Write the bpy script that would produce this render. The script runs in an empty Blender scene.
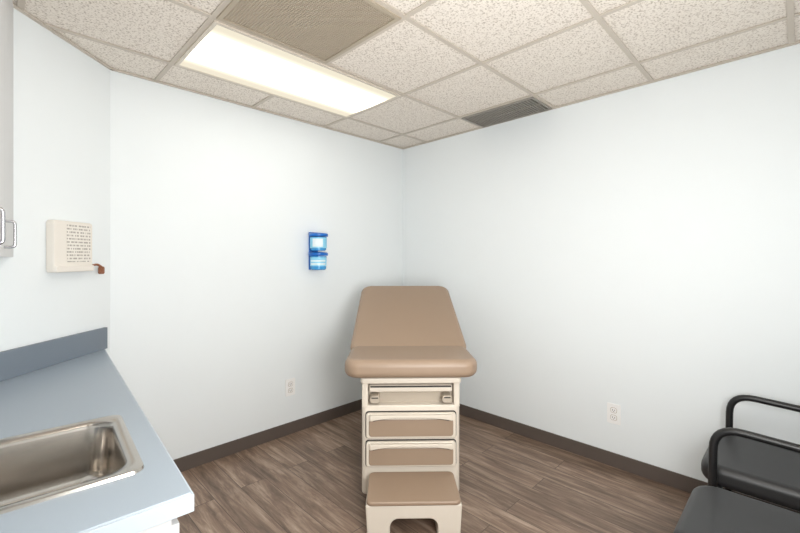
import bpy, bmesh, math, random
from mathutils import Vector, Matrix
random.seed(3)
sc = bpy.context.scene
try:
    sc.view_settings.view_transform = 'Standard'
except Exception: pass
S2 = math.sqrt(2)
CAMX, CAMY, CAMZ = -2.833, -2.790, 1.367
def c2r(x, z):
    dx, dz = x-.03, z-3.976
    return ((dx+dz)/S2, (dz-dx)/S2)

# ---------------- materials ----------------
def srgb(r, g, b):
    def f(c):
        c /= 255.
        return c/12.92 if c <= .04045 else ((c+.055)/1.055)**2.4
    return (f(r), f(g), f(b), 1)
def mat(name, col, rough=.5, metal=0, bump=None, coat=0, spec=.5, vary=0.04):
    m = bpy.data.materials.new(name); m.use_nodes = True
    nt = m.node_tree; b = nt.nodes['Principled BSDF']
    b.inputs['Roughness'].default_value = rough
    b.inputs['Metallic'].default_value = metal
    b.inputs['Specular IOR Level'].default_value = spec
    b.inputs['Coat Weight'].default_value = coat
    tc = nt.nodes.new('ShaderNodeTexCoord')
    n = nt.nodes.new('ShaderNodeTexNoise'); n.inputs['Scale'].default_value = 6
    nt.links.new(tc.outputs['Object'], n.inputs['Vector'])
    mx = nt.nodes.new('ShaderNodeMix'); mx.data_type = 'RGBA'
    mx.inputs['A'].default_value = col
    mx.inputs['B'].default_value = tuple(c*(1-vary) for c in col[:3])+(1,)
    nt.links.new(n.outputs['Fac'], mx.inputs['Factor'])
    nt.links.new(mx.outputs['Result'], b.inputs['Base Color'])
    if bump:
        n2 = nt.nodes.new('ShaderNodeTexNoise'); n2.inputs['Scale'].default_value = bump[0]
        n2.inputs['Detail'].default_value = 4
        nt.links.new(tc.outputs['Object'], n2.inputs['Vector'])
        bp = nt.nodes.new('ShaderNodeBump'); bp.inputs['Strength'].default_value = bump[1]
        bp.inputs['Distance'].default_value = bump[2]
        nt.links.new(n2.outputs['Fac'], bp.inputs['Height'])
        nt.links.new(bp.outputs['Normal'], b.inputs['Normal'])
    return m
M_wall = mat('wall_paint', srgb(236, 241, 243), .6, bump=(220, .12, .002), spec=.3, vary=.015)
M_base = mat('baseboard_vinyl', srgb(94, 84, 78), .45)
M_grid = mat('grid_metal', srgb(200, 190, 177), .5)
M_cream = mat('cream_plastic', srgb(220, 210, 196), .4)
M_creamD = mat('cream_plastic_dark', srgb(182, 170, 154), .45)
M_tanv = mat('tan_vinyl', srgb(155, 133, 113), .42, bump=(350, .15, .001))
M_tanp = mat('tan_panel', srgb(154, 133, 113), .5)
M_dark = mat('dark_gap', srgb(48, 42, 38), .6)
M_black = mat('black_vinyl', srgb(40, 40, 41), .42, bump=(300, .2, .001))
M_blackm = mat('black_metal', srgb(27, 27, 28), .35)
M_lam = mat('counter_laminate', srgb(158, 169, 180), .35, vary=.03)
M_lamShade = mat('backsplash_laminate_shaded', srgb(118, 128, 139), .4)  # counter laminate with the shade of its turned-away face put into the colour
M_lamE = mat('counter_edge', srgb(186, 195, 203), .4)
M_cab = mat('cabinet_white', srgb(212, 212, 212), .45)
M_steel = mat('stainless', srgb(188, 182, 175), .2, 1, bump=(90, .05, .001))
M_chrome = mat('brushed_nickel', srgb(185, 185, 188), .25, 1)
M_plate = mat('outlet_plastic', srgb(247, 247, 246), .3)
M_blue = mat('blue_plastic', srgb(58, 155, 218), .25)
M_blueD = mat('blue_lid', srgb(15, 105, 195), .3)
M_label = mat('label_white', srgb(228, 240, 246), .5)
M_box = mat('box_ivory', srgb(234, 228, 219), .45)
M_brown = mat('brown_tag', srgb(140, 88, 60), .5)
M_grille = mat('grille_beige', srgb(176, 163, 144), .5)
M_vent = mat('vent_grey', srgb(146, 141, 132), .5)
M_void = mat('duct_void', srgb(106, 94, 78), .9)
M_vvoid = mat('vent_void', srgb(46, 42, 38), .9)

def printed(name):
    m = mat(name, srgb(240, 236, 226), .5); nt = m.node_tree; b = nt.nodes['Principled BSDF']
    tc = nt.nodes.new('ShaderNodeTexCoord'); mp = nt.nodes.new('ShaderNodeMapping')
    mp.inputs['Scale'].default_value = (1, 90, 62)
    nt.links.new(tc.outputs['Object'], mp.inputs['Vector'])
    sx = nt.nodes.new('ShaderNodeSeparateXYZ'); nt.links.new(mp.outputs['Vector'], sx.inputs['Vector'])
    fr = nt.nodes.new('ShaderNodeMath'); fr.operation = 'FRACT'; nt.links.new(sx.outputs['Z'], fr.inputs[0])
    gt = nt.nodes.new('ShaderNodeMath'); gt.operation = 'LESS_THAN'; gt.inputs[1].default_value = .5
    nt.links.new(fr.outputs[0], gt.inputs[0])
    fl = nt.nodes.new('ShaderNodeMath'); fl.operation = 'FLOOR'; nt.links.new(sx.outputs['Z'], fl.inputs[0])
    cb = nt.nodes.new('ShaderNodeCombineXYZ'); nt.links.new(sx.outputs['Y'], cb.inputs[0]); nt.links.new(fl.outputs[0], cb.inputs[1])
    nz = nt.nodes.new('ShaderNodeTexNoise'); nz.inputs['Scale'].default_value = 1.0
    nt.links.new(cb.outputs[0], nz.inputs['Vector'])
    g2 = nt.nodes.new('ShaderNodeMath'); g2.operation = 'GREATER_THAN'; g2.inputs[1].default_value = .48
    nt.links.new(nz.outputs['Fac'], g2.inputs[0])
    ml = nt.nodes.new('ShaderNodeMath'); ml.operation = 'MULTIPLY'
    nt.links.new(gt.outputs[0], ml.inputs[0]); nt.links.new(g2.outputs[0], ml.inputs[1])
    mx = nt.nodes.new('ShaderNodeMix'); mx.data_type = 'RGBA'
    mx.inputs['A'].default_value = srgb(234, 229, 221); mx.inputs['B'].default_value = srgb(172, 165, 157)
    nt.links.new(ml.outputs[0], mx.inputs['Factor']); nt.links.new(mx.outputs['Result'], b.inputs['Base Color'])
    return m
M_print = printed('printed_notice')

def tile_mat():
    m = bpy.data.materials.new('acoustic_tile'); m.use_nodes = True
    nt = m.node_tree; b = nt.nodes['Principled BSDF']; b.inputs['Roughness'].default_value = .9
    tc = nt.nodes.new('ShaderNodeTexCoord')
    n1 = nt.nodes.new('ShaderNodeTexNoise'); n1.inputs['Scale'].default_value = 115; n1.inputs['Detail'].default_value = 4
    n1.inputs['Roughness'].default_value = .62
    nt.links.new(tc.outputs['Object'], n1.inputs['Vector'])
    cr = nt.nodes.new('ShaderNodeValToRGB')
    e = cr.color_ramp.elements
    e[0].position = .35; e[0].color = srgb(180, 167, 153)
    e[1].position = .50; e[1].color = srgb(236, 228, 218)
    nt.links.new(n1.outputs['Fac'], cr.inputs['Fac'])
    nt.links.new(cr.outputs['Color'], b.inputs['Base Color'])
    bp = nt.nodes.new('ShaderNodeBump'); bp.inputs['Strength'].default_value = .3; bp.inputs['Distance'].default_value = .002
    nt.links.new(n1.outputs['Fac'], bp.inputs['Height']); nt.links.new(bp.outputs['Normal'], b.inputs['Normal'])
    return m
M_tile = tile_mat()

def floor_mat():
    m = bpy.data.materials.new('vinyl_plank'); m.use_nodes = True
    nt = m.node_tree; b = nt.nodes['Principled BSDF']
    L = nt.links.new
    tc = nt.nodes.new('ShaderNodeTexCoord')
    sx = nt.nodes.new('ShaderNodeSeparateXYZ'); L(tc.outputs['Object'], sx.inputs[0])
    cb = nt.nodes.new('ShaderNodeCombineXYZ'); L(sx.outputs['Y'], cb.inputs[0]); L(sx.outputs['X'], cb.inputs[1])
    br = nt.nodes.new('ShaderNodeTexBrick'); L(cb.outputs[0], br.inputs['Vector'])
    br.offset = .37; br.inputs['Scale'].default_value = 1
    br.inputs['Brick Width'].default_value = 1.22; br.inputs['Row Height'].default_value = .152
    br.inputs['Mortar Size'].default_value = .0018; br.inputs['Mortar Smooth'].default_value = .3
    br.inputs['Color1'].default_value = (0, 0, 0, 1); br.inputs['Color2'].default_value = (1, 1, 1, 1)
    br.inputs['Mortar'].default_value = (.2, .2, .2, 1)
    rnd = nt.nodes.new('ShaderNodeSeparateColor'); L(br.outputs['Color'], rnd.inputs[0])
    off = nt.nodes.new('ShaderNodeMath'); off.operation = 'MULTIPLY'; off.inputs[1].default_value = 37
    L(rnd.outputs[0], off.inputs[0])
    mp = nt.nodes.new('ShaderNodeCombineXYZ')
    my = nt.nodes.new('ShaderNodeMath'); my.operation = 'MULTIPLY'; my.inputs[1].default_value = 1.6; L(sx.outputs['Y'], my.inputs[0])
    mX = nt.nodes.new('ShaderNodeMath'); mX.operation = 'MULTIPLY'; mX.inputs[1].default_value = 16; L(sx.outputs['X'], mX.inputs[0])
    L(my.outputs[0], mp.inputs[0]); L(mX.outputs[0], mp.inputs[1]); L(off.outputs[0], mp.inputs[2])
    n1 = nt.nodes.new('ShaderNodeTexNoise'); n1.inputs['Scale'].default_value = 1.5; n1.inputs['Detail'].default_value = 9
    n1.inputs['Roughness'].default_value = .72; n1.inputs['Distortion'].default_value = .5
    L(mp.outputs[0], n1.inputs['Vector'])
    cr = nt.nodes.new('ShaderNodeValToRGB'); e = cr.color_ramp.elements
    e[0].position = .32; e[0].color = srgb(88, 71, 59)
    e[1].position = .70; e[1].color = srgb(180, 159, 140)
    k = cr.color_ramp.elements.new(.5); k.color = srgb(130, 108, 92)
    L(n1.outputs['Fac'], cr.inputs['Fac'])
    tone = nt.nodes.new('ShaderNodeMapRange'); tone.inputs['To Min'].default_value = .80; tone.inputs['To Max'].default_value = 1.14
    L(rnd.outputs[0], tone.inputs['Value'])
    mm = nt.nodes.new('ShaderNodeVectorMath'); mm.operation = 'SCALE'
    L(cr.outputs['Color'], mm.inputs[0]); L(tone.outputs[0], mm.inputs['Scale'])
    mx = nt.nodes.new('ShaderNodeMix'); mx.data_type = 'RGBA'; mx.inputs['B'].default_value = srgb(72, 58, 49)
    L(br.outputs['Fac'], mx.inputs['Factor']); L(mm.outputs[0], mx.inputs['A'])
    L(mx.outputs['Result'], b.inputs['Base Color'])
    b.inputs['Roughness'].default_value = .40
    bp = nt.nodes.new('ShaderNodeBump'); bp.inputs['Strength'].default_value = .15; bp.inputs['Distance'].default_value = .002
    L(n1.outputs['Fac'], bp.inputs['Height']); L(bp.outputs['Normal'], b.inputs['Normal'])
    return m
M_floor = floor_mat()

def lens_mat(name, power):
    m = bpy.data.materials.new(name); m.use_nodes = True
    nt = m.node_tree; nt.nodes.clear(); L = nt.links.new
    out = nt.nodes.new('ShaderNodeOutputMaterial'); em = nt.nodes.new('ShaderNodeEmission')
    tc = nt.nodes.new('ShaderNodeTexCoord'); sx = nt.nodes.new('ShaderNodeSeparateXYZ'); L(tc.outputs['Object'], sx.inputs[0])
    ab = nt.nodes.new('ShaderNodeMath'); ab.operation = 'ABSOLUTE'; L(sx.outputs['Y'], ab.inputs[0])
    mr = nt.nodes.new('ShaderNodeMapRange'); mr.interpolation_type = 'SMOOTHSTEP'
    mr.inputs['From Min'].default_value = .0; mr.inputs['From Max'].default_value = .235
    mr.inputs['To Min'].default_value = 1; mr.inputs['To Max'].default_value = 0
    L(ab.outputs[0], mr.inputs['Value'])
    cm = nt.nodes.new('ShaderNodeMix'); cm.data_type = 'RGBA'
    cm.inputs['A'].default_value = (.96, .88, .70, 1); cm.inputs['B'].default_value = (1, .985, .96, 1)
    L(mr.outputs[0], cm.inputs['Factor'])
    st = nt.nodes.new('ShaderNodeMath'); st.operation = 'MULTIPLY_ADD'; st.inputs[1].default_value = power; st.inputs[2].default_value = .95
    L(mr.outputs[0], st.inputs[0]); L(st.outputs[0], em.inputs['Strength']); L(cm.outputs['Result'], em.inputs['Color'])
    L(em.outputs[0], out.inputs[0])
    return m
M_lens = lens_mat('troffer_lens', 3.6)
M_fill_lens = lens_mat('fill_troffer_lens', 16)
M_frame = mat('fixture_frame', srgb(214, 204, 190), .4)

# ---------------- mesh helpers ----------------
def finish(ob, m, parent=None, bevel=0, seg=3, smooth=True):
    sc.collection.objects.link(ob)
    if m: ob.data.materials.append(m)
    if parent: ob.parent = parent
    if bevel:
        md = ob.modifiers.new('b', 'BEVEL'); md.width = bevel; md.segments = seg; md.limit_method = 'ANGLE'; md.angle_limit = math.radians(40)
    if smooth and ob.type == 'MESH':
        for p in ob.data.polygons: p.use_smooth = True
        if bevel:
            w = ob.modifiers.new('w', 'WEIGHTED_NORMAL'); w.keep_sharp = True
        else:
            try: ob.data.set_sharp_from_angle(angle=math.radians(35))
            except Exception: pass
    return ob
def boxes(name, lst, m, parent=None, bevel=0, seg=2, smooth=False):
    bm = bmesh.new()
    for (x0, x1, y0, y1, z0, z1) in lst:
        v = [bm.verts.new(p) for p in [(x0,y0,z0),(x1,y0,z0),(x1,y1,z0),(x0,y1,z0),(x0,y0,z1),(x1,y0,z1),(x1,y1,z1),(x0,y1,z1)]]
        for f in [(0,3,2,1),(4,5,6,7),(0,1,5,4),(1,2,6,5),(2,3,7,6),(3,0,4,7)]: bm.faces.new([v[i] for i in f])
    me = bpy.data.meshes.new(name); bm.to_mesh(me); bm.free()
    return finish(bpy.data.objects.new(name, me), m, parent, bevel, seg, smooth or bevel > 0)
def prism(name, pts, a0, a1, m, parent=None, axis='z', bevel=0, seg=3):
    def P(u, v, w):
        return {'z': (u, v, w), 'y': (u, w, v), 'x': (w, u, v)}[axis]
    bm = bmesh.new()
    A = [bm.verts.new(P(u, v, a0)) for u, v in pts]; B = [bm.verts.new(P(u, v, a1)) for u, v in pts]
    n = len(pts)
    bm.faces.new(A); bm.faces.new(B)
    for i in range(n): bm.faces.new([A[i], A[(i+1) % n], B[(i+1) % n], B[i]])
    bmesh.ops.recalc_face_normals(bm, faces=bm.faces)
    me = bpy.data.meshes.new(name); bm.to_mesh(me); bm.free()
    return finish(bpy.data.objects.new(name, me), m, parent, bevel, seg)
def rr(x0, x1, y0, y1, r, n=8):
    out = []
    for cx, cy, a in [(x1-r, y1-r, 0), (x0+r, y1-r, 90), (x0+r, y0+r, 180), (x1-r, y0+r, 270)]:
        for i in range(n+1):
            t = math.radians(a+90*i/n); out.append((cx+r*math.cos(t), cy+r*math.sin(t)))
    return out
def loft(name, rings, m, parent=None, cap_first=False, cap_last=True):
    bm = bmesh.new(); R = [[bm.verts.new(p) for p in r] for r in rings]
    n = len(R[0])
    for a, b in zip(R, R[1:]):
        for i in range(n): bm.faces.new([a[i], a[(i+1) % n], b[(i+1) % n], b[i]])
    if cap_first: bm.faces.new(R[0])
    if cap_last: bm.faces.new(R[-1])
    bmesh.ops.recalc_face_normals(bm, faces=bm.faces)
    me = bpy.data.meshes.new(name); bm.to_mesh(me); bm.free()
    return finish(bpy.data.objects.new(name, me), m, parent)
def lathe(name, prof, m, parent=None, loc=(0, 0, 0), n=40):
    o = loft(name, [[(r*math.cos(2*math.pi*i/n), r*math.sin(2*math.pi*i/n), z) for i in range(n)] for r, z in prof], m, parent, True, True)
    o.location = loc; return o
def tube(name, pts, r, m, parent=None, fil=.05):
    P = [Vector(p) for p in pts]; out = [P[0]]
    for i in range(1, len(P)-1):
        a, b, c = P[i-1], P[i], P[i+1]
        d1 = (a-b); d2 = (c-b); f = min(fil, d1.length*.48, d2.length*.48)
        s, e = b+d1.normalized()*f, b+d2.normalized()*f
        for k in range(9):
            t = k/8; out.append(s*(1-t)**2+b*2*t*(1-t)+e*t*t)
    out.append(P[-1])
    cu = bpy.data.curves.new(name, 'CURVE'); cu.dimensions = '3D'; cu.bevel_depth = r; cu.bevel_resolution = 5; cu.use_fill_caps = True
    sp = cu.splines.new('POLY'); sp.points.add(len(out)-1)
    for p, q in zip(sp.points, out): p.co = (*q, 1)
    o = bpy.data.objects.new(name, cu); sc.collection.objects.link(o); cu.materials.append(m)
    if parent: o.parent = parent
    return o
def empty(name, loc, rz=0):
    e = bpy.data.objects.new(name, None); e.location = loc; e.rotation_euler = (0, 0, rz); e.empty_display_size = .1
    sc.collection.objects.link(e); return e

# ---------------- room ----------------
H = 2.44
K = (0, 0); LW = (-2.387, 0); J = c2r(-1.658, 1.25); BL = (-3.276, -3.15); BR = (0, -3.15)
poly = [K, LW, J, BL, BR]
prism('floor', poly, -.08, 0, M_floor)
prism('ceiling', poly, H+.006, H+.08, M_tile)
def wall(name, p, q, z0, z1, t, m, inward=False):
    p, q = Vector(p), Vector(q); d = (q-p).normalized(); nrm = Vector((d.y, -d.x))
    if (Vector((-1.5, -1.5))-p).dot(nrm) > 0: nrm = -nrm
    if inward: nrm = -nrm
    pts = [tuple(p), tuple(q), tuple(q+nrm*t), tuple(p+nrm*t)]
    return prism(name, pts, z0, z1, m)
wall('wall_left', K, LW, 0, H+.08, .1, M_wall)
wall('wall_angled', LW, J, 0, H+.08, .1, M_wall)
wall('wall_side', J, BL, 0, H+.08, .1, M_wall)
wall('wall_back', BL, BR, 0, H+.08, .1, M_wall)
wall('wall_right', BR, K, 0, H+.08, .1, M_wall)
for nm, p, q in [('baseboard_left', K, LW), ('baseboard_back', BL, BR), ('baseboard_right', BR, K)]:
    wall(nm, p, q, 0.0, .09, .008, M_base, inward=True)
for i, (p, q) in enumerate([(K, LW), (LW, J), (J, BL), (BL, BR), (BR, K)]):
    wall('trim_%d' % (i+1), p, q, H-.004, H+.004, .020, M_grid, inward=True)
def xrange_at_y(y):
    if y > J[1]:
        t = (y-LW[1])/(J[1]-LW[1]); xl = LW[0]+t*(J[0]-LW[0])
    else:
        t = (y-J[1])/(BL[1]-J[1]); xl = J[0]+t*(BL[0]-J[0])
    return xl, 0
def ytop_at_x(x):
    if x > LW[0]: return 0
    return (x-LW[0])/(J[0]-LW[0])*J[1]
gx = [-.33-.61*i for i in range(5)]; gy = [-.32-.61*i for i in range(5)]
bars = []
for x in gx: bars.append((x-.012, x+.012, -3.13, ytop_at_x(x)-.015, H-.001, H+.004))
for y in gy:
    a, b = xrange_at_y(y); bars.append((a+.02, -.015, y-.012, y+.012, H-.0015, H+.0045))
boxes('ceiling_grid', bars, M_grid)

def troffer(name, cx, cy, lm):
    e = empty(name, (cx, cy, H))
    w, d = .598, .293
    boxes('frame', [(-w, w, -d, -d+.018, -.008, .005), (-w, w, d-.018, d, -.008, .005), (-w, -w+.018, -d+.018, d-.018, -.008, .005), (w-.018, w, -d+.018, d-.018, -.008, .005)], M_frame, e)
    boxes('lens', [(-w+.018, w-.018, -d+.018, d-.018, -.004, .004)], lm, e)
troffer('fill_ceiling_light', -1.55, -.625, M_lens)
troffer('fill_ceiling_light', -2.16, -2.455, M_fill_lens)  # added out-of-view fixture near the camera, brightens the room
# return air grille (egg-crate)
e = empty('return_air_grille', (-1.855, -1.235, H))
d = .293
boxes('frame', [(-d, d, -d, -d+.02, -.008, .005), (-d, d, d-.02, d, -.008, .005), (-d, -d+.02, -d+.02, d-.02, -.008, .005), (d-.02, d, -d+.02, d-.02, -.008, .005)], M_grille, e)
cells = []; n = 44; s = (2*d-.04)/n
for i in range(1, n):
    p = -d+.02+i*s
    cells.append((p-.0022, p+.0022, -d+.02, d-.02, -.002, .003)); cells.append((-d+.02, d-.02, p-.0022, p+.0022, -.0022, .0028))
boxes('eggcrate', cells, M_grille, e)
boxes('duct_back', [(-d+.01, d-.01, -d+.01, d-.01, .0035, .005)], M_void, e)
# supply vent
e = empty('air_supply_vent', (-.165, -1.235, H))
boxes('frame', [(-.15, .15, -.292, -.275, -.008, .005), (-.15, .15, .275, .292, -.008, .005), (-.15, -.136, -.275, .275, -.008, .005), (.136, .15, -.275, .275, -.008, .005)], M_vent, e)
boxes('louvers', [(-.136, .136, -.275+.55*i/26-.004, -.275+.55*i/26+.004, -.007, .003) for i in range(1, 26)], M_vent, e)
boxes('bar', [(-.003, .003, -.275, .275, -.0075, .003)], M_vent, e)
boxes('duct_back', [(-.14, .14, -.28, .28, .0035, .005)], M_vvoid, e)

# ---------------- exam table ----------------
tx, ty = c2r(.062, 2.15)
T = empty('exam_table', (tx, ty, 0), math.radians(-45+1.26))
prism('seat_cushion', [(x*(1.0-.02*max(0, y)/.4), y) for x, y in rr(-.368, .368, -.012, .40, .085)], .712, .812, M_tanv, T, bevel=.038, seg=7)
bpts = [(x*(1.05-.085*max(0, min(1, y/.79))), y) for x, y in rr(-.352, .352, -.03, .79, .08)]
bk = prism('backrest_cushion', bpts, -.075, 0, M_tanv, T, bevel=.028, seg=6)
bk.location = (0, .335, .806); bk.rotation_euler = (math.radians(25.5), 0, 0)
bb = prism('backrest_board', rr(-.30, .30, .03, .74, .05), -.10, -.072, M_creamD, T, bevel=.006)
bb.location = bk.location; bb.rotation_euler = bk.rotation_euler
tube('backrest_prop_1', [(-.2, .45, .66), (-.2, .95, 1.03)], .014, M_blackm, T)
tube('backrest_prop_2', [(.2, .45, .66), (.2, .95, 1.03)], .014, M_blackm, T)
boxes('seat_board', [(-.27, .27, .07, .42, .700, .728)], M_dark, T, bevel=.004)
prism('top_deck', rr(-.278, .278, .04, 1.10, .02), .672, .704, M_cream, T, bevel=.008)
boxes('upper_core', [(-.262, .262, .13, 1.06, .53, .68)], M_creamD, T)
boxes('upper_posts', [(-.272, -.238, .07, 1.06, .53, .68), (.238, .272, .07, 1.06, .53, .68)], M_cream, T, bevel=.006)
boxes('paper_tray', [(-.232, .232, .075, .14, .615, .655)], M_cream, T, bevel=.008)
boxes('tray_slot', [(-.225, .225, .071, .08, .643, .651)], M_dark, T)
for sgn, k in ((-1, 1), (1, 2)):
    prism('stirrup_handle_%d' % k, rr(sgn*.2-.028, sgn*.2+.028, .560, .600, .016), .055, .14, M_creamD, T, axis='y', bevel=.005)
    boxes('stirrup_slot_%d' % k, [(sgn*.2-.018, sgn*.2+.018, .052, .06, .588, .594)], M_dark, T)
prism('body_shell', rr(-.274, .274, .07, 1.06, .03), .05, .545, M_cream, T, bevel=.010)
boxes('plinth', [(-.25, .25, .12, 1.0, 0, .055)], M_dark, T)
def drawer(i, z0, z1):
    prism('drawer_recess_%d' % i, rr(-.252, .252, z0-.006, z1+.006, .018), .066, .075, M_dark, T, axis='y')
    prism('drawer_front_%d' % i, rr(-.248, .248, z0, z1, .016), .048, .074, M_cream, T, axis='y', bevel=.007)
    prism('drawer_panel_%d' % i, rr(-.232, .232, z0+.012, z1-.034, .016), .043, .05, M_tanp, T, axis='y', bevel=.003)
    up, lo = [], []
    for k in range(17):
        t = -1+k/8; x = t*.225
        up.append((x, z1-.004)); lo.append((x, z1-.020-.016*(abs(t)**3)))
    prism('drawer_pull_%d' % i, up+lo[::-1], .026, .05, M_cream, T, axis='y', bevel=.004)
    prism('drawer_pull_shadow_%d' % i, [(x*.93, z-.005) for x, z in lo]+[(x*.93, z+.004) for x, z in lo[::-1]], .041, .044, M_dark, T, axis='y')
drawer(1, .370, .508)
drawer(2, .212, .350)
# step
arch = [(-.225, 0), (-.115, 0), (-.115, .050)]
for k in range(7):
    t = math.radians(180-90*k/6); arch.append((-.075+.04*math.cos(t), .064+.04*math.sin(t)))
for k in range(7):
    t = math.radians(90-90*k/6); arch.append((.075+.04*math.cos(t), .064+.04*math.sin(t)))
arch += [(.115, .050), (.115, 0), (.225, 0), (.234, .172), (-.234, .172)]
prism('step_body', arch, -.225, .06, M_cream, T, axis='y', bevel=.008)
prism('step_tread', rr(-.230, .230, -.232, .045, .03), .170, .192, M_tanv, T, bevel=.008)
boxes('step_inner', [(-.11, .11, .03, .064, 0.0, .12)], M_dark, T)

# ---------------- counter ----------------
RC = math.radians(-3.67)
B = empty('sink_counter', (CAMX, CAMY, 0), RC)
CT = .858
out = [(.234, .947), (.234, 2.765), (-.412, 2.03), (-.412, .947)]
inn = [(.16, 1.13), (.16, 1.548), (-.325, 1.548), (-.325, 1.13)]
bm = bmesh.new()
vs = {}
for tag, z in (('t', CT), ('b', CT-.038)):
    vs['o'+tag] = [bm.verts.new((x, y, z)) for x, y in out]; vs['i'+tag] = [bm.verts.new((x, y, z)) for x, y in inn]
for i in range(4):
    j = (i+1) % 4
    bm.faces.new([vs['ot'][i], vs['ot'][j], vs['it'][j], vs['it'][i]])
    bm.faces.new([vs['ob'][i], vs['ib'][i], vs['ib'][j], vs['ob'][j]])
    bm.faces.new([vs['ot'][i], vs['ob'][i], vs['ob'][j], vs['ot'][j]])
    bm.faces.new([vs['it'][i], vs['it'][j], vs['ib'][j], vs['ib'][i]])
bmesh.ops.recalc_face_normals(bm, faces=bm.faces)
me = bpy.data.meshes.new('countertop'); bm.to_mesh(me); bm.free()
finish(bpy.data.objects.new('countertop', me), M_lam, B, bevel=.004, seg=2)
boxes('edge_band', [(.232, .237, .947, 2.76, CT-.040, CT-.003), (-.41, .237, .942, .948, CT-.040, CT-.003)], M_lamE, B, bevel=.001)
d = Vector((.234+.412, 2.765-2.03)).normalized(); nn = Vector((d.y, -d.x))
p, q = Vector((-.412, 2.03)), Vector((.234, 2.765))
prism('backsplash_angled', [tuple(p), tuple(q), tuple(q+nn*.02), tuple(p+nn*.02)], CT, CT+.118, M_lamShade, B, bevel=.002, seg=2)
boxes('backsplash_side', [(-.415, -.395, .95, 2.03, CT, CT+.118)], M_lamShade, B, bevel=.002)
# base cabinet: carcass split so the bowl hangs in an open sink bay
prism('base_cabinet', [(.20, .975), (.20, 2.70), (-.41, 2.01), (-.41, .975)], .10, .60, M_cab, B)
boxes('cabinet_rails', [(-.41, .20, .975, .993, .60, CT-.038), (.182, .20, .993, 2.68, .60, CT-.038)], M_cab, B)
prism('toe_kick', [(.14, 1.0), (.14, 2.60), (-.41, 1.98), (-.41, 1.0)], 0, .10, M_dark, B)
for i, (a, b) in enumerate([(.985, 1.40), (1.41, 1.83), (1.84, 2.25), (2.26, 2.66)]):
    boxes('base_door_%d' % (i+1), [(.20, .218, a, b, .12, .78)], M_cab, B, bevel=.002)
    tube('base_pull_%d' % (i+1), [(.215, b-.05, .72), (.245, b-.05, .72), (.245, b-.05, .63), (.215, b-.05, .63)], .005, M_chrome, B, fil=.012)
# sink
def ring(x0, x1, y0, y1, r, z): return [(x, y, z) for x, y in rr(x0, x1, y0, y1, r, 8)]
SK = empty('sink', (0, 0, 0)); SK.parent = B
bx0, bx1, by0, by1 = -.235, .145, 1.146, 1.532
rings = [ring(-.342, .176, 1.115, 1.563, .03, CT), ring(-.340, .174, 1.117, 1.561, .03, CT+.006),
         ring(-.335, .169, 1.122, 1.556, .03, CT+.0075),
         ring(bx0-.006, bx1+.006, by0-.006, by1+.006, .062, CT+.005), ring(bx0, bx1, by0, by1, .06, CT),
         ring(bx0+.003, bx1-.003, by0+.003, by1-.003, .06, CT-.010),
         ring(bx0+.012, bx1-.012, by0+.012, by1-.012, .062, CT-.13)]
for k in range(1, 7):   # rounded floor transition
    t = math.radians(90*k/6); o = .012+.05*(1-math.cos(t)); z = CT-.13-.05*math.sin(t)
    rings.append(ring(bx0+o, bx1-o, by0+o, by1-o, .062, z))
rings.append(ring(-.085, .0, 1.297, 1.383, .042, CT-.186))
loft('basin', rings, M_steel, SK)
lathe('drain', [(.04, 0), (.04, .003), (.03, .004), (.028, 0)], M_chrome, SK, (-.0425, 1.34, CT-.186))
lathe('faucet_base', [(.028, 0), (.028, .02), (.016, .04), (.014, .06)], M_chrome, SK, (-.29, 1.34, CT+.006))
tube('faucet_spout', [(-.29, 1.34, CT+.05), (-.29, 1.34, CT+.22), (-.13, 1.34, CT+.22), (-.13, 1.34, CT+.15)], .011, M_chrome, SK, fil=.07)

# upper cabinet
U = empty('upper_wall_cabinet', (CAMX, CAMY, 0), RC)
prism('carcass', [(-.129, .95), (-.129, 2.34), (-.412, 2.02), (-.412, .95)], CAMZ+.003, H-.008, M_cab, U)
for i, (a, b) in enumerate([(.952, 1.427), (1.431, 1.90), (1.904, 2.362)]):
    boxes('door_panel_%d' % (i+1), [(-.129, -.111, a, b, CAMZ, H-.012)], M_cab, U, bevel=.002)
for i, y in enumerate((1.39, 1.87)):
    tube('pull_%d' % (i+1), [(-.113, y, 1.400), (-.084, y, 1.400), (-.084, y, 1.487), (-.113, y, 1.487)], .0045, M_chrome, U, fil=.012)

# ---------------- sharps box on angled wall ----------------
bx, by = c2r(-1.656, 1.985)
X = empty('sharps_disposal_box', (bx, by, 1.42), math.radians(-45))
prism('case', rr(-.118, .116, -.122, .122, .014), .0, .042, M_box, X, axis='x', bevel=.006)
boxes('notice_panel', [(.0415, .0435, -.048, .098, -.078, .105)], M_print, X)
boxes('base_lip', [(.001, .052, -.116, .114, -.126, -.095)], M_box, X, bevel=.005)
lathe('key_lock', [(.011, 0), (.011, .012), (.006, .014)], M_chrome, X, (.024, .120, -.10), n=20)
tube('key_ring', [(.03, .110, -.10), (.04, .15, -.092), (.045, .18, -.11), (.045, .17, -.135)], .006, M_brown, X, fil=.01)
prism('key_tag', rr(.155, .195, -.145, -.105, .01), .04, .046, M_brown, X, axis='x')

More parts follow.
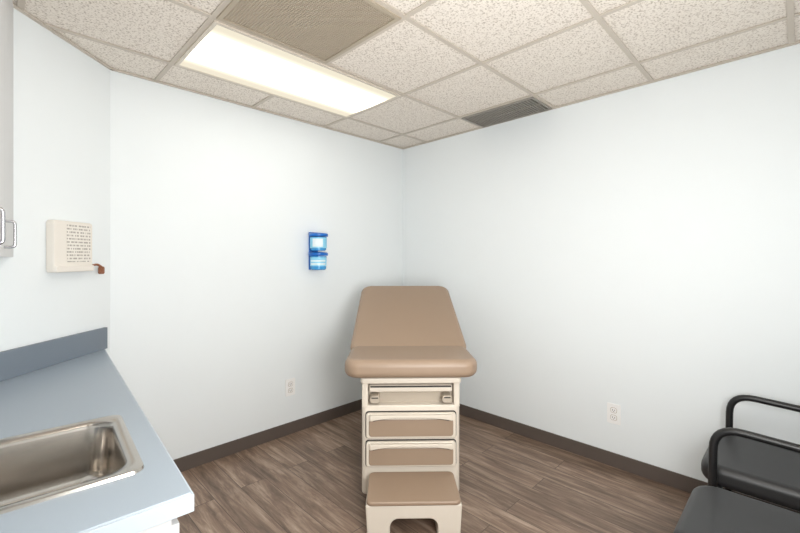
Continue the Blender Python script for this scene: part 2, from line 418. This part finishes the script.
# ---------------- blue canisters on left wall ----------------
W = empty('disinfectant_wipes_dispenser', (-1.04, 0, 1.265))
boxes('back_plate', [(-.040, .040, -.014, .003, .0, .30)], M_blueD, W, bevel=.002)
M_blueL = mat('blue_label', srgb(140, 212, 242), .4)
cy = -.078
for k, z in ((1, 0.0), (2, .152)):
    lathe('canister_%d' % k, [(.052, z), (.060, z+.006), (.062, z+.03), (.065, z+.108)], M_blue, W, (0, cy, 0))
    lathe('lid_%d' % k, [(.074, z+.112), (.076, z+.116), (.076, z+.132), (.067, z+.138), (.03, z+.141)], M_blueD, W, (0, cy, 0))
def patch(name, r, a0, a1, z0, z1, m):
    bm = bmesh.new(); prev = None
    for k in range(13):
        a = math.radians(a0+(a1-a0)*k/12)
        u = bm.verts.new((r*math.sin(a), cy-r*math.cos(a), z0)); v = bm.verts.new((r*math.sin(a), cy-r*math.cos(a), z1))
        if prev: bm.faces.new([prev[0], u, v, prev[1]])
        prev = (u, v)
    me = bpy.data.meshes.new(name); bm.to_mesh(me); bm.free(); finish(bpy.data.objects.new(name, me), m, W)
patch('label_1', .0655, -110, 40, .030, .100, M_blueL)
patch('label_2', .0663, -95, 20, .040, .054, M_label)
patch('label_3', .0663, -95, 20, .066, .078, M_label)
patch('label_4', .0668, -110, 60, .172, .255, M_blueL)
patch('label_5', .0675, -75, -2, .182, .246, M_label)
tube('bracket_ring', [(-.04, -.012, .146), (-.04, -.04, .146)], .004, M_blueD, W)

# ---------------- outlets ----------------
def outlet(loc, rz):
    o = empty('wall_outlet', loc, rz)
    prism('plate', rr(-.041, .041, -.065, .065, .006), -.007, 0, M_plate, o, axis='y', bevel=.002)
    for k, z in ((1, .024), (2, -.024)):
        prism('socket_recess_%d' % k, rr(-.0195, .0195, z-.0175, z+.0175, .012), -.0076, -.006, M_creamD, o, axis='y')
        prism('socket_%d' % k, rr(-.017, .017, z-.015, z+.015, .010), -.0095, -.005, M_plate, o, axis='y', bevel=.001)
        boxes('slots_%d' % k, [(-.008, -.005, -.0102, -.0094, z-.003, z+.007), (.005, .008, -.0102, -.0094, z-.003, z+.006), (-.002, .002, -.0102, -.0094, z-.010, z-.006)], M_dark, o)
outlet((-1.246, 0, .361), 0)
outlet((0, -1.932, .345), math.radians(-90))

# ---------------- chairs ----------------
def chair(name, x, yfront, arms):
    C = empty(name, (x, yfront, 0))
    prism('seat', rr(-.245, .245, -.49, 0, .085), .385, .475, M_black, C, bevel=.034, seg=6)
    b = prism('back', rr(-.23, .23, .0, .40, .07), -.05, .0, M_black, C, axis='y', bevel=.022, seg=5)
    b.location = (0, -.46, .50); b.rotation_euler = (math.radians(8), 0, 0)
    w = .278 if arms else .225
    for sgn, k in ((-1, 1), (1, 2)):
        s = sgn*w
        if arms:
            tube('arm_frame_%d' % k, [(s, -.048, 0), (s, -.058, .660), (s, -.535, .637), (s, -.545, 0)], .0155, M_blackm, C, fil=.10)
        else:
            tube('front_leg_%d' % k, [(s, -.05, 0), (s*.95, -.07, .395)], .014, M_blackm, C)
            tube('rear_leg_%d' % k, [(s, -.50, 0), (s, -.46, .40), (s, -.515, .78)], .014, M_blackm, C)
        tube('side_rail_%d' % k, [(s, -.065, .38), (s, -.53 if arms else -.465, .38)], .012, M_blackm, C)
        tube('back_strut_%d' % k, [(s, -.538 if arms else -.48, .50), (sgn*.19, -.50, .62)], .011, M_blackm, C)
    tube('front_rail', [(-w, -.070, .378), (w, -.070, .378)], .012, M_blackm, C)
    tube('rear_rail', [(-w, -.50 if arms else -.465, .378), (w, -.50 if arms else -.465, .378)], .012, M_blackm, C)
chair('waiting_chair', -.435, -2.475, True)
chair('waiting_chair', -1.085, -2.49, False)

# ---------------- added fill lights, out of view ----------------
def area(name, loc, target, size, power, col=(1, .995, .985)):
    l = bpy.data.lights.new(name, 'AREA'); l.shape = 'DISK'; l.size = size; l.energy = power; l.color = col
    o = bpy.data.objects.new(name, l); sc.collection.objects.link(o); o.location = loc
    o.rotation_euler = (Vector(target)-Vector(loc)).to_track_quat('-Z', 'Y').to_euler()
area('fill_front', (-2.30, -3.0, 1.35), (-1.1, -.7, 1.2), .7, 28)  # added fill from the camera side, evens out the walls
area('fill_ceiling', (-2.2, -2.6, 1.0), (-1.1, -1.2, 2.44), .5, 14)  # added fill aimed upward to lighten the ceiling

# ---------------- camera / world ----------------
cam = bpy.data.cameras.new('camera'); co = bpy.data.objects.new('camera', cam); sc.collection.objects.link(co)
co.location = (CAMX, CAMY, CAMZ); co.rotation_euler = (math.radians(90), 0, math.radians(-45))
cam.sensor_width = 36; cam.lens = 18; cam.shift_y = -9.5/800; cam.clip_start = .01
sc.camera = co
w = bpy.data.worlds.new('world'); sc.world = w; w.use_nodes = True
w.node_tree.nodes['Background'].inputs[0].default_value = (.8, .85, .9, 1); w.node_tree.nodes['Background'].inputs[1].default_value = .3
